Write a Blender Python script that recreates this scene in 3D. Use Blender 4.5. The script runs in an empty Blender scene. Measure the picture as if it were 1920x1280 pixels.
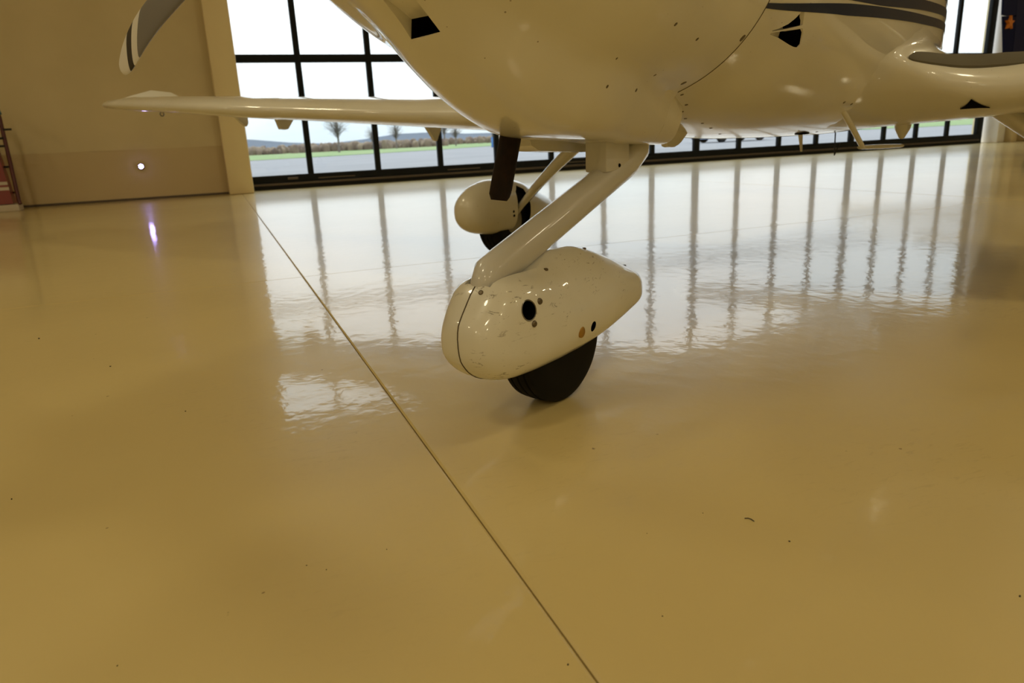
import bpy, bmesh, math, random
from mathutils import Vector, Matrix
random.seed(7)
SC = bpy.context.scene
COL = SC.collection
# ------------------------------------------------------------------ camera
PITCH, ROLL = math.radians(15.906), math.radians(2.6875)
CAM_H = 0.71
fw = Vector((0, math.cos(PITCH), -math.sin(PITCH)))
r0 = Vector((1, 0, 0)); u0 = Vector((0, math.sin(PITCH), math.cos(PITCH)))
rt = r0 * math.cos(ROLL) - u0 * math.sin(ROLL)
up = r0 * math.sin(ROLL) + u0 * math.cos(ROLL)
cd = bpy.data.cameras.new('camera'); cam = bpy.data.objects.new('camera', cd); COL.objects.link(cam)
M = Matrix((rt, up, -fw)).transposed().to_4x4(); M.translation = (0, 0, CAM_H)
cam.matrix_world = M
cd.sensor_width = 36; cd.lens = 36 * 1335.8 / 1920; cd.clip_start = 0.02; cd.clip_end = 2000
cd.dof.use_dof = True; cd.dof.focus_distance = 1.85; cd.dof.aperture_fstop = 5.0
SC.camera = cam
# ------------------------------------------------------------------ view
vs = SC.view_settings
vs.view_transform = 'Standard'; vs.look = 'None'; vs.gamma = 1.0; vs.use_curve_mapping = False
vs.exposure = 0.0
# ------------------------------------------------------------------ world: pale overcast sky
SKY = 1.15
wd = bpy.data.worlds.new('overcast_sky'); SC.world = wd; wd.use_nodes = True
nt = wd.node_tree; nt.nodes.clear()
wo = nt.nodes.new('ShaderNodeOutputWorld'); bg = nt.nodes.new('ShaderNodeBackground')
tc = nt.nodes.new('ShaderNodeTexCoord'); mp = nt.nodes.new('ShaderNodeMapping'); mp.inputs['Scale'].default_value = (1, 1, 3)
nz = nt.nodes.new('ShaderNodeTexNoise'); nz.inputs['Scale'].default_value = 2.2; nz.inputs['Detail'].default_value = 5
cr = nt.nodes.new('ShaderNodeValToRGB')
cr.color_ramp.elements[0].position = .35; cr.color_ramp.elements[0].color = (.80, .92, 1.0, 1)
cr.color_ramp.elements[1].position = .62; cr.color_ramp.elements[1].color = (1, 1, 1, 1)
nt.links.new(tc.outputs['Generated'], mp.inputs['Vector']); nt.links.new(mp.outputs['Vector'], nz.inputs['Vector'])
nt.links.new(nz.outputs['Fac'], cr.inputs['Fac']); nt.links.new(cr.outputs['Color'], bg.inputs['Color'])
# bright overcast: luminance rises steadily with elevation
sx = nt.nodes.new('ShaderNodeSeparateXYZ'); nt.links.new(tc.outputs['Generated'], sx.inputs[0])
mx = nt.nodes.new('ShaderNodeMath'); mx.operation = 'MAXIMUM'; mx.inputs[1].default_value = 0; nt.links.new(sx.outputs['Z'], mx.inputs[0])
ov = nt.nodes.new('ShaderNodeMath'); ov.operation = 'MULTIPLY_ADD'; ov.inputs[1].default_value = 4.0 * SKY; ov.inputs[2].default_value = SKY
nt.links.new(mx.outputs[0], ov.inputs[0]); nt.links.new(ov.outputs[0], bg.inputs['Strength'])
nt.links.new(bg.outputs['Background'], wo.inputs['Surface'])
# ------------------------------------------------------------------ hangar lamp values (used by the lamp builder)
LAMP_W = 58.0
LAMP_COL = (1.0, .86, .56)
PSI = math.radians(21.44)            # hangar axes (w along the door wall, n towards it)
# ================================================================== helpers
def mat(name, col, rough=.5, metal=0., coat=0., spec=.5, emit=None, estr=0.):
    m = bpy.data.materials.new(name); m.use_nodes = True
    b = m.node_tree.nodes['Principled BSDF']
    b.inputs['Base Color'].default_value = (*col, 1); b.inputs['Roughness'].default_value = rough
    b.inputs['Metallic'].default_value = metal; b.inputs['Coat Weight'].default_value = coat
    b.inputs['Coat Roughness'].default_value = .03
    b.inputs['Specular IOR Level'].default_value = spec
    if emit: b.inputs['Emission Color'].default_value = (*emit, 1); b.inputs['Emission Strength'].default_value = estr
    return m
def N(m, t, **kw):
    n = m.node_tree.nodes.new(t)
    for k, v in kw.items():
        if k in n.inputs: n.inputs[k].default_value = v
        else: setattr(n, k, v)
    return n
def L(m, a, b): m.node_tree.links.new(a, b)
def noise(m, scale, detail=4, rough=.5, vec=None, vscale=None, dist=0.):
    n = N(m, 'ShaderNodeTexNoise', Scale=scale, Detail=detail, Roughness=rough, Distortion=dist)
    c = N(m, 'ShaderNodeTexCoord')
    if vscale:
        mp = N(m, 'ShaderNodeMapping', Scale=vscale); L(m, c.outputs['Object'], mp.inputs['Vector']); L(m, mp.outputs['Vector'], n.inputs['Vector'])
    else: L(m, c.outputs['Object'], n.inputs['Vector'])
    return n
def ramp(m, src, stops):
    r = N(m, 'ShaderNodeValToRGB'); e = r.color_ramp.elements
    while len(e) < len(stops): e.new(.5)
    for i, (p, c) in enumerate(stops):
        e[i].position = p; e[i].color = (c, c, c, 1) if isinstance(c, (int, float)) else (*c, 1)
    L(m, src, r.inputs['Fac']); return r
def mixcol(m, fac, a, b):
    x = N(m, 'ShaderNodeMix', data_type='RGBA')
    for s, v in ((0, fac), (6, a), (7, b)):
        if hasattr(v, 'is_output'): L(m, v, x.inputs[s])
        else: x.inputs[s].default_value = v if s == 0 else (*v, 1)
    return x.outputs[2]
def bsdf(m): return m.node_tree.nodes['Principled BSDF']
def bump(m, h, strength, dist=.01):
    b = N(m, 'ShaderNodeBump', Strength=strength, Distance=dist); L(m, h, b.inputs['Height']); L(m, b.outputs['Normal'], bsdf(m).inputs['Normal'])
    return b
def obj(name, verts, faces, m, parent=None, smooth=True, angle=None, loc=None, rz=None):
    me = bpy.data.meshes.new(name); me.from_pydata([tuple(v) for v in verts], [], faces); me.update()
    bm = bmesh.new(); bm.from_mesh(me); bmesh.ops.recalc_face_normals(bm, faces=bm.faces[:]); bm.to_mesh(me); bm.free()
    if smooth:
        me.polygons.foreach_set('use_smooth', [True] * len(me.polygons))
        me.set_sharp_from_angle(angle=math.radians(angle if angle else 40))
    if m: me.materials.append(m)
    o = bpy.data.objects.new(name, me); COL.objects.link(o)
    if parent: o.parent = parent
    if loc: o.location = loc
    if rz is not None: o.rotation_euler = (0, 0, rz)
    return o
def inst(o, loc, rot=(0, 0, 0), parent=None, scale=None):
    c = o.copy(); COL.objects.link(c); c.location = loc; c.rotation_euler = rot
    if parent: c.parent = parent
    if scale: c.scale = scale
    return c
def empty(name, loc=(0, 0, 0), rz=0, parent=None):
    o = bpy.data.objects.new(name, None); COL.objects.link(o); o.location = loc; o.rotation_euler = (0, 0, rz)
    o.empty_display_size = .1
    if parent: o.parent = parent
    return o
def tag(o, label, cat, group=None):
    o['label'] = label; o['category'] = cat
    if group: o['group'] = group
    return o
def struct(o): o['kind'] = 'structure'; return o
class G:
    """geometry collector"""
    def __init__(s): s.v = []; s.f = []
    def add(s, v, f):
        k = len(s.v); s.v += [tuple(p) for p in v]; s.f += [tuple(i + k for i in q) for q in f]; return s
    def box(s, x0, x1, y0, y1, z0, z1, c=0.):
        if c <= 0:
            v = [(x, y, z) for z in (z0, z1) for y in (y0, y1) for x in (x0, x1)]
            return s.add(v, [(0, 1, 3, 2), (4, 6, 7, 5), (0, 4, 5, 1), (2, 3, 7, 6), (0, 2, 6, 4), (1, 5, 7, 3)])
        bm = bmesh.new(); bmesh.ops.create_cube(bm, size=1)
        for q in bm.verts: q.co = ((x0 + x1) / 2 + q.co.x * (x1 - x0), (y0 + y1) / 2 + q.co.y * (y1 - y0), (z0 + z1) / 2 + q.co.z * (z1 - z0))
        bmesh.ops.bevel(bm, geom=bm.edges[:], offset=c, segments=2, affect='EDGES', profile=.5)
        bm.verts.index_update(); s.add([q.co[:] for q in bm.verts], [tuple(q.index for q in f.verts) for f in bm.faces]); bm.free(); return s
    def loft(s, rings, cap0=True, cap1=True, close=True):
        n = len(rings[0]); v = [p for r in rings for p in r]; f = []
        for i in range(len(rings) - 1):
            for j in range(n if close else n - 1):
                k = (j + 1) % n; f.append((i * n + j, i * n + k, (i + 1) * n + k, (i + 1) * n + j))
        if cap0: f.append(tuple(range(n - 1, -1, -1)))
        if cap1: f.append(tuple(range((len(rings) - 1) * n, len(rings) * n)))
        return s.add(v, f)
    def tube(s, pts, r, n=12, flat=None, cap=True):
        pts = [Vector(p) for p in pts]; rings = []; rr = r if isinstance(r, (list, tuple)) else [r] * len(pts)
        ref = None
        for i, p in enumerate(pts):
            d = (pts[min(i + 1, len(pts) - 1)] - pts[max(i - 1, 0)]).normalized()
            if ref is None:
                ref = Vector((0, 0, 1)) if abs(d.z) < .9 else Vector((1, 0, 0))
            x = d.cross(ref).normalized(); y = x.cross(d).normalized(); ref = y
            fx, fy = flat if flat else (1, 1)
            rings.append([p + x * math.cos(2 * math.pi * k / n) * rr[i] * fx + y * math.sin(2 * math.pi * k / n) * rr[i] * fy for k in range(n)])
        return s.loft(rings, cap, cap)
    def lathe(s, prof, axis=(0, 0, 1), o=(0, 0, 0), n=24, cap=True):
        ax = Vector(axis).normalized(); t = Vector((1, 0, 0)) if abs(ax.x) < .9 else Vector((0, 1, 0))
        x = ax.cross(t).normalized(); y = ax.cross(x); o = Vector(o)
        return s.loft([[o + ax * h + (x * math.cos(2 * math.pi * k / n) + y * math.sin(2 * math.pi * k / n)) * max(r, 1e-4) for k in range(n)] for r, h in prof], cap, cap)
    def obj(s, name, m, parent=None, smooth=True, angle=None, loc=None, rz=None): return obj(name, s.v, s.f, m, parent, smooth, angle, loc, rz)
def interp(tab, x, k):
    if x <= tab[0][0]: return tab[0][k]
    for p, q in zip(tab, tab[1:]):
        if x <= q[0]:
            t = (x - p[0]) / (q[0] - p[0]); return p[k] + (q[k] - p[k]) * t
    return tab[-1][k]
def catmull(tab, x, k):
    n = len(tab)
    if x <= tab[0][0]: return tab[0][k]
    if x >= tab[-1][0]: return tab[-1][k]
    for i in range(n - 1):
        if x <= tab[i + 1][0]:
            x0, x1 = tab[i][0], tab[i + 1][0]; h = x1 - x0; t = (x - x0) / h
            def sl(j):
                if j == 0: return (tab[1][k] - tab[0][k]) / (tab[1][0] - tab[0][0])
                if j == n - 1: return (tab[-1][k] - tab[-2][k]) / (tab[-1][0] - tab[-2][0])
                a = (tab[j][k] - tab[j - 1][k]) / (tab[j][0] - tab[j - 1][0]); b = (tab[j + 1][k] - tab[j][k]) / (tab[j + 1][0] - tab[j][0])
                return 0 if a * b <= 0 else 2 * a * b / (a + b)
            m0, m1 = sl(i) * h, sl(i + 1) * h; p0, p1 = tab[i][k], tab[i + 1][k]
            return (2 * t**3 - 3 * t**2 + 1) * p0 + (t**3 - 2 * t**2 + t) * m0 + (-2 * t**3 + 3 * t**2) * p1 + (t**3 - t**2) * m1
def cut(o, g, m=None):
    """boolean-subtract geometry g (in o's local space) and keep the result"""
    c = obj('cutter', g.v, g.f, m, None, smooth=False); c.matrix_world = Matrix.Identity(4)
    mw, par = o.matrix_basis.copy(), o.parent
    o.parent = None; o.matrix_basis = Matrix.Identity(4)
    md = o.modifiers.new('cut', 'BOOLEAN'); md.operation = 'DIFFERENCE'; md.object = c; md.solver = 'EXACT'
    if m: md.material_mode = 'TRANSFER'
    dg = bpy.context.evaluated_depsgraph_get(); dg.update()
    me = bpy.data.meshes.new_from_object(o.evaluated_get(dg), preserve_all_data_layers=True, depsgraph=dg)
    o.modifiers.clear(); old = o.data; me.name = old.name; o.data = me
    bpy.data.objects.remove(c)
    o.parent = par; o.matrix_basis = mw
    me.set_sharp_from_angle(angle=math.radians(35))
# ================================================================== materials
def paint(name, col, dirt=.25, scuff=0.):
    m = mat(name, col, .28, 0, .9)
    tcv = N(m, 'ShaderNodeTexCoord'); vo = N(m, 'ShaderNodeTexVoronoi', Scale=34.); L(m, tcv.outputs['Object'], vo.inputs['Vector'])
    ms = noise(m, 3.1, 2); thr = ramp(m, ms.outputs['Fac'], [(.40, .0), (.70, .085)])
    lt = N(m, 'ShaderNodeMath', operation='LESS_THAN'); L(m, vo.outputs['Distance'], lt.inputs[0]); L(m, thr.outputs['Color'], lt.inputs[1])
    r = lt
    big = noise(m, 2.3, 3); rb = ramp(m, big.outputs['Fac'], [(.35, (col[0] * .93, col[1] * .92, col[2] * .88)), (.65, col)])
    k = N(m, 'ShaderNodeMath', operation='MULTIPLY'); k.inputs[1].default_value = dirt; L(m, r.outputs[0], k.inputs[0])
    c = mixcol(m, k.outputs[0], rb.outputs['Color'], (.16, .10, .05))
    if scuff:
        s1 = noise(m, 30, 5, .7, vscale=(1, 1, 3), dist=1.0); z = noise(m, 6.5, 2)
        a = ramp(m, s1.outputs['Fac'], [(.60, 0), (.64, 1)]); b = ramp(m, z.outputs['Fac'], [(.48, 0), (.58, 1)])
        q = N(m, 'ShaderNodeMath', operation='MULTIPLY'); L(m, a.outputs['Color'], q.inputs[0]); L(m, b.outputs['Color'], q.inputs[1])
        q2 = N(m, 'ShaderNodeMath', operation='MULTIPLY'); q2.inputs[1].default_value = scuff; L(m, q.outputs[0], q2.inputs[0])
        c = mixcol(m, q2.outputs[0], c, (.13, .10, .07))
    L(m, c, bsdf(m).inputs['Base Color'])
    w = noise(m, 9, 2); bump(m, w.outputs['Fac'], .02, .01)
    return m
WHITE = paint('aircraft_white_paint', (.80, .775, .69), .7)
FAIR = paint('scuffed_white_paint', (.86, .85, .80), .8, .6)
NAVY = mat('navy_paint', (.008, .018, .06), .35, 0, .04, .2)
NAVYT = mat('deep_navy_paint', (.005, .009, .05), .5, 0, 0, .1)
WALK = mat('grey_rubber_strip', (.115, .10, .065), .7)
RUBBER = mat('tyre_rubber', (.006, .0055, .005), .7, 0, 0, .2)
DARK = mat('dark_cavity', (.003, .0025, .002), .9, 0, 0, .1)  # near-black; inside cut openings the shade is put into the colour
SCREW = mat('screw_steel', (.16, .13, .09), .4, .7)
SEAM = mat('panel_gap', (.10, .075, .045), .8)
BRASS = mat('brass_washer', (.42, .24, .05), .4, .6)
STEEL = mat('brushed_steel', (.25, .24, .22), .35, 1)
LIGHTS = mat('zinc_screw', (.55, .52, .46), .35, .6)
EXH = mat('burnt_exhaust', (.045, .018, .010), .7, 0, 0, .25)
_n = noise(EXH, 30, 3); L(EXH, ramp(EXH, _n.outputs['Fac'], [(.3, (.008, .004, .003)), (.7, (.02, .009, .006))]).outputs['Color'], bsdf(EXH).inputs['Base Color'])
STRUTM = mat('strut_grey_white', (.66, .65, .63), .3, 0, .6)
PROPG = mat('propeller_grey', (.17, .16, .15), .5)
PROPW = mat('propeller_white', (.74, .71, .65), .5)
PROPB = mat('propeller_black', (.02, .016, .012), .5)
GLASSD = mat('canopy_glass', (.01, .012, .015), .05, 0, 0, .8)
FRAME = mat('anthracite_aluminium', (.006, .007, .0085), .5, 0, 0, .15)
SEAL = mat('black_rubber_seal', (.004, .004, .004), .9)
TRACK = mat('worn_sill_metal', (.10, .075, .055), .5, .3)
WALL = mat('cream_wall_panel', (.58, .47, .25), .6)
_n = noise(WALL, 1.2, 3); L(WALL, ramp(WALL, _n.outputs['Fac'], [(.3, (.58, .485, .285)), (.7, (.64, .54, .325))]).outputs['Color'], bsdf(WALL).inputs['Base Color'])
PLINTH = mat('cream_plinth', (.55, .435, .25), .55)
COLM = mat('cream_column', (.75, .625, .37), .5)
WHITEC = mat('white_column', (.82, .80, .76), .45)
CEIL = mat('cream_ceiling', (.72, .66, .50), .7)
GAP = mat('floor_joint', (.22, .17, .09), .9)
GOLD = mat('orange_star', (.55, .17, .01), .5)
RED = mat('red_enamel', (.20, .018, .012), .45, 0, .3)
REDD = mat('dark_red_tube', (.07, .006, .006), .4)
BLUE = mat('blue_grip', (.03, .13, .19), .6)
OFFW = mat('offwhite_panel', (.55, .48, .38), .6)
BLACK = mat('black_plastic', (.01, .009, .008), .6)
def floor_material():
    m = mat('cream_epoxy_floor', (.74, .57, .26), .34, 0, .65, .28)
    b = bsdf(m)
    n1 = noise(m, .55, 3, .5); c1 = ramp(m, n1.outputs['Fac'], [(.3, (.62, .49, .215)), (.7, (.70, .565, .26))])
    # tyre scuffs and dragged streaks
    n2 = noise(m, 16, 6, .75, vscale=(1, 3.5, 1), dist=.8); s2 = ramp(m, n2.outputs['Fac'], [(.55, 0), (.66, 1)])
    n3 = noise(m, .8, 2); s3 = ramp(m, n3.outputs['Fac'], [(.50, 0), (.66, .4)])
    q = N(m, 'ShaderNodeMath', operation='MULTIPLY'); L(m, s2.outputs['Color'], q.inputs[0]); L(m, s3.outputs['Color'], q.inputs[1])
    c = mixcol(m, q.outputs[0], c1.outputs['Color'], (.40, .30, .15))
    n4 = noise(m, 28, 2); s4 = ramp(m, n4.outputs['Fac'], [(.765, 0), (.79, .8)])
    c = mixcol(m, s4.outputs['Color'], c, (.16, .09, .03))
    L(m, c, b.inputs['Base Color'])
    n5 = noise(m, 2.5, 4, .6, vscale=(1, 3, 1)); L(m, ramp(m, n5.outputs['Fac'], [(.3, .035), (.7, .09)]).outputs['Color'], b.inputs['Coat Roughness'])
    h1 = noise(m, 10, 2, .5, vscale=(1.5, 1.2, 1)); h2 = noise(m, 60, 3, .6, vscale=(1.3, 1, 1))
    a = N(m, 'ShaderNodeMath', operation='MULTIPLY_ADD'); a.inputs[1].default_value = .12
    L(m, h2.outputs['Fac'], a.inputs[0]); L(m, h1.outputs['Fac'], a.inputs[2])
    bp_ = bump(m, a.outputs[0], .085, .012); L(m, bp_.outputs['Normal'], b.inputs['Coat Normal'])
    return m
FLOOR = floor_material()
def glass_material():
    m = bpy.data.materials.new('door_glass'); m.use_nodes = True; t = m.node_tree; t.nodes.clear()
    o = t.nodes.new('ShaderNodeOutputMaterial'); x = t.nodes.new('ShaderNodeMixShader'); tr = t.nodes.new('ShaderNodeBsdfTransparent'); g = t.nodes.new('ShaderNodeBsdfGlossy'); f = t.nodes.new('ShaderNodeLayerWeight'); pw = t.nodes.new('ShaderNodeMath'); pw.operation = 'POWER'; pw.inputs[1].default_value = 5; ma = t.nodes.new('ShaderNodeMath'); ma.operation = 'MULTIPLY_ADD'; ma.inputs[1].default_value = .85; ma.inputs[2].default_value = .03
    t.links.new(f.outputs['Facing'], pw.inputs[0]); t.links.new(pw.outputs[0], ma.inputs[0])
    g.inputs['Roughness'].default_value = .01; tr.inputs['Color'].default_value = (.95, .97, .97, 1)
    t.links.new(ma.outputs[0], x.inputs[0]); t.links.new(tr.outputs[0], x.inputs[1]); t.links.new(g.outputs[0], x.inputs[2]); t.links.new(x.outputs[0], o.inputs[0])
    return m
GLASS = glass_material()
TARMAC = mat('tarmac', (.235, .235, .25), .9); _n = noise(TARMAC, .25, 5); L(TARMAC, ramp(TARMAC, _n.outputs['Fac'], [(.3, (.088, .09, .098)), (.7, (.112, .114, .124))]).outputs['Color'], bsdf(TARMAC).inputs['Base Color'])
GRASS = mat('grass', (.14, .24, .05), .9); _n = noise(GRASS, .12, 5); L(GRASS, ramp(GRASS, _n.outputs['Fac'], [(.35, (.05, .115, .018)), (.7, (.115, .135, .05))]).outputs['Color'], bsdf(GRASS).inputs['Base Color'])
HEDGE = mat('brown_hedge', (.16, .11, .08), .95); _n = noise(HEDGE, .5, 6); L(HEDGE, ramp(HEDGE, _n.outputs['Fac'], [(.35, (.05, .032, .026)), (.65, (.13, .10, .065))]).outputs['Color'], bsdf(HEDGE).inputs['Base Color'])
TWIG = mat('bare_twigs', (.10, .085, .075), .95)
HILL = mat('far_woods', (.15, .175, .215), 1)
# ================================================================== hangar
def hang(o): o.rotation_euler = (0, 0, PSI); return o
W0, W1, N0, N1 = -15., 27., -13., 13.56
DOOR_N = 14.0
g = G()
fl = struct(hang(G().box(W0, W1, N0, DOOR_N + .5, -.12, -.012).obj('floor', GAP, None, False)))
# slabs with real joints between them
wj = [W0, -5.62, .38, 6.38, 12.38, 18.38, W1]; nj = [N0, -7.8, -1.8, 4.2, 10.2, DOOR_N + .5]
for i in range(len(wj) - 1):
    for j in range(len(nj) - 1):
        jw = .0012
        x0, x1, y0, y1 = wj[i] + .0016, wj[i + 1] - .0016, nj[j] + jw / 2, nj[j + 1] - jw / 2
        c = .005
        v = [(x0, y0, -.012), (x1, y0, -.012), (x1, y1, -.012), (x0, y1, -.012), (x0, y0, -c * .6), (x1, y0, -c * .6), (x1, y1, -c * .6), (x0, y1, -c * .6), (x0 + c, y0 + c * .5, 0), (x1 - c, y0 + c * .5, 0), (x1 - c, y1 - c * .5, 0), (x0 + c, y1 - c * .5, 0)]
        f = [(0, 1, 5, 4), (1, 2, 6, 5), (2, 3, 7, 6), (3, 0, 4, 7), (4, 5, 9, 8), (5, 6, 10, 9), (6, 7, 11, 10), (7, 4, 8, 11), (8, 9, 10, 11)]
        o = obj('slab', v, f, FLOOR, fl, smooth=False)
ZT = 7.6
struct(hang(G().box(W0 - .2, W1 + .2, N0 - .2, DOOR_N + .6, ZT, ZT + .2).obj('ceiling', CEIL, None, False)))
struct(hang(G().box(W0 - .2, W0, N0, DOOR_N + .5, 0, ZT).obj('wall_left', WALL, None, False)))
struct(hang(G().box(W1, W1 + .2, N0, DOOR_N + .5, 0, ZT).obj('wall_right', WALL, None, False)))
struct(hang(G().box(W0 - .2, W1 + .2, N0 - .2, N0, 0, ZT).obj('wall_front', WALL, None, False)))
DW0, DW1, DH = .50, 19.45, 4.62
wb = struct(hang(G().box(W0, .30, N1, DOOR_N + .5, .81, ZT).box(.30, DW1 + .45, DOOR_N - .1, DOOR_N + .5, DH, ZT).box(DW1 + .45, W1, N1 + .3, DOOR_N + .5, 0, ZT).obj('wall_back', WALL, None, False)))
G().box(W0, .30, N1 + .004, DOOR_N + .4, 0, .81).obj('plinth', PLINTH, wb, False)
struct(hang(G().box(W0, .17, N1 - .012, N1 + .01, 0, .035, .004).obj('baseboard_back', TRACK, None, False)))
# columns beside the door
cl = struct(hang(G().box(.18, .58, 13.28, DOOR_N + .3, 0, ZT, .02).obj('trim_1', COLM, None, True, 30)))
g = G().box(19.72, 20.02, 13.62, DOOR_N + .3, 0, ZT, .03); 
struct(hang(g.obj('trim_2', WHITEC, None, True, 30)))
struct(hang(G().box(20.12, 20.34, 13.5, DOOR_N + .3, 0, ZT, .02).obj('trim_3', COLM, None, True, 30)))
struct(hang(G().box(20.86, 21.06, 13.52, DOOR_N + .3, 0, ZT, .03).obj('trim_4', COLM, None, True, 30)))
# glazed door
door = struct(hang(empty('door_1')))
k = 14 / 13.85
mull = [x * k for x in (1.63, 2.88, 4.115, 5.30, 6.505, 7.73, 8.95, 10.11, 11.29, 12.455, 13.595, 14.72, 15.80, 16.92, 18.05)]
thick = {7, 11}
rails = [(.245, .02), (2.245, .07), (4.46, .07)]
for i, x in enumerate(mull):
    h = .075 if i in thick else .052
    G().box(x - h, x + h, DOOR_N - .04, DOOR_N + .05, .235, DH, .008).obj('mullion', FRAME, door, True, 30)
for x0, x1 in ((DW0 - .06, DW0 + .055), (DW1 - .10, DW1 + .12)):
    G().box(x0, x1, DOOR_N - .05, DOOR_N + .06, .0, DH, .008).obj('jamb', FRAME, door, True, 30)
xs = [DW0] + mull + [DW1]
for zc, hh in ((2.245, .068), (4.50, .075)):
    G().box(DW0, DW1, DOOR_N - .035, DOOR_N + .045, zc - hh, zc + hh, .008).obj('rail', FRAME, door, True, 30)
G().box(DW0, DW1, DOOR_N - .05, DOOR_N + .06, .115, .25, .008).obj('bottom_rail', FRAME, door, True, 30)
G().box(DW0, DW1, DOOR_N - .075, DOOR_N + .06, .072, .112, .006).obj('sill_strip', TRACK, door, True, 30)
G().box(DW0, DW1, DOOR_N - .06, DOOR_N + .05, .0, .070).obj('floor_seal', SEAL, door, False)
G().box(1.22, 1.40, DOOR_N - .085, DOOR_N - .05, .165, .205, .006).obj('handle_plate', TRACK, door, True, 30)
for i in range(1, len(xs) - 1, 2):
    if i > 5: break
    G().box(xs[i] + .12, xs[i] + .80, DOOR_N - .062, DOOR_N - .05, .155, .175, .003).obj('edge_strip', TRACK, door, True, 30)
for z0, z1 in ((.245, 2.18), (2.31, 4.43)):
    for a, b in zip(xs, xs[1:]):
        G().box(a + .03, b - .03, DOOR_N - .004, DOOR_N + .004, z0, z1).obj('pane', GLASS, door, False)
# ------------------------------------------------------------------ high-bay lamps
LENS = mat('lamp_lens', (.9, .85, .7), .4, emit=LAMP_COL, estr=1.0)
HOUS = mat('lamp_housing', (.5, .5, .48), .4, .6)
def lamp(w, n, i):
    x, y = w * math.cos(PSI) - n * math.sin(PSI), w * math.sin(PSI) + n * math.cos(PSI)
    r = empty('high_bay_lamp', (x, y, 6.55))
    G().lathe([(.48, .0), (.48, .02), (.36, .12), (.12, .2), (.06, .24)], n=20).obj('reflector', HOUS, r)
    G().tube([(0, 0, .22), (0, 0, ZT - 6.56)], .012, 8).obj('suspension_rod', HOUS, r)
    ld = bpy.data.lights.new('lamp_light', 'AREA'); ld.shape = 'DISK'; ld.size = .9; ld.energy = LAMP_W; ld.color = LAMP_COL
    lo = bpy.data.objects.new('lamp_light', ld); COL.objects.link(lo); lo.parent = r; lo.location = (0, 0, -.01)
    return r
rows = ('row nearest the glazed door', 'second row from the glazed door', 'third row from the glazed door', 'row farthest from the glazed door')
cols = ('nearest the plain wall', 'second lamp', 'middle lamp', 'fourth lamp', 'rightmost lamp')
for j, n in enumerate((6.0, 0., -6.0, -11.0)):
    for i, w in enumerate((-10., -3.4, 3.2, 13.0, 20.)):
        tag(lamp(w, n, i), 'round warm lamp, %s, %s' % (rows[j], cols[i]), 'lamp', 'warm high bay lamps under the ceiling')
# ------------------------------------------------------------------ violet LED on the wall
def hw(w, n, z): return (w * math.cos(PSI) - n * math.sin(PSI), w * math.sin(PSI) + n * math.cos(PSI), z)
led = tag(empty('wall_light', hw(-1.117, N1 - .0, .5377), PSI), 'small glowing violet LED light low on the cream wall', 'light')
G().lathe([(.05, 0), (.05, .02), (.042, .026)], axis=(0, -1, 0)).obj('bezel', BLACK, led)
LEDM = mat('violet_led', (.3, .25, .9), .3, emit=(.42, .34, 1.0), estr=60)
G().lathe([(.036, .020), (.030, .034), (.012, .042)], axis=(0, -1, 0)).obj('lens', LEDM, led)
# ================================================================== the airplane
O = Vector((.0945, 1.916, 0)); TH = math.radians(34.5)
AP = tag(empty('airplane', O, math.pi / 2 - TH), 'white low-wing propeller airplane with wheel fairings parked on the cream floor', 'airplane')
# ---- body sections: a, half width, z bottom, z of max width, z top
BODY = [(-.56, .30, 1.03, 1.21, 1.40), (-.52, .345, .995, 1.21, 1.42), (-.45, .378, .958, 1.21, 1.44), (-.3, .418, .882, 1.21, 1.47), (-.1, .458, .826, 1.2, 1.50), (.2, .468, .804, 1.2, 1.52), (.5, .472, .788, 1.2, 1.53),
        (.9, .545, .725, 1.19, 1.60), (1.3, .61, .682, 1.17, 1.76), (1.8, .665, .662, 1.15, 2.0), (2.4, .70, .655, 1.15, 2.10), (3.2, .64, .672, 1.16, 2.05), (4., .48, .73, 1.18, 1.82), (5., .32, .86, 1.23, 1.62), (6., .21, 1.0, 1.26, 1.48), (6.7, .12, 1.12, 1.28, 1.40)]
def body_n(a): return 2.0 if a < .5 else min(2.0 + (a - .5) * .75, 3.2) if a < 3.2 else max(3.2 - (a - 3.2) * .6, 2.0)
# chin / keel under the cowling: a, z bottom, half width, exponent, blend
CHIN = [(-.56, .99, .116, 2.2, .015), (-.5, .952, .108, 2.3, .015), (-.42, .885, .106, 2.5, .017), (-.33, .823, .121, 2.7, .02), (-.24, .774, .134, 3., .02), (-.14, .735, .142, 3.4, .022), (-.04, .712, .158, 4., .025), (.1, .70, .16, 4.5, .028), (.25, .693, .152, 5, .026), (.42, .678, .14, 6, .02), (.62, .668, .128, 7, .012)]
def low(a, s):
    W, zb, zm = (catmull(BODY, a, i) for i in (1, 2, 3)); n = body_n(a)
    u = min(abs(s) / W, 1.)
    return zm - (zm - zb) * (1 - u**n)**(1 / n)
def chin(a, s):
    zk, wk, e, bl = (catmull(CHIN, a, i) for i in (1, 2, 3, 4))
    return zk + .045 * (abs(s) / wk)**e, bl
def cowl_low(a, s):
    zb = low(a, s); zc, k = chin(a, s)
    h = max(0., 1 - abs(zb - zc) / (4 * k)); return min(zb, zc) - h * h * k
def section(a, f, m=40, dense=None):
    W, zb, zm, zt = (catmull(BODY, a, i) for i in (1, 2, 3, 4)); n = body_n(a)
    us = [-math.cos(math.pi * i / m) for i in range(m + 1)]
    r = [(a, W * u, f(a, W * u)) for u in us]
    nt_ = 2.3
    for i in range(1, m):
        u = math.cos(math.pi * i / m); r.append((a, W * u, zm + (zt - zm) * (1 - abs(u)**nt_)**(1 / nt_)))
    return r
def lin(a, b, n): return [a + (b - a) * i / n for i in range(n + 1)]
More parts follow.
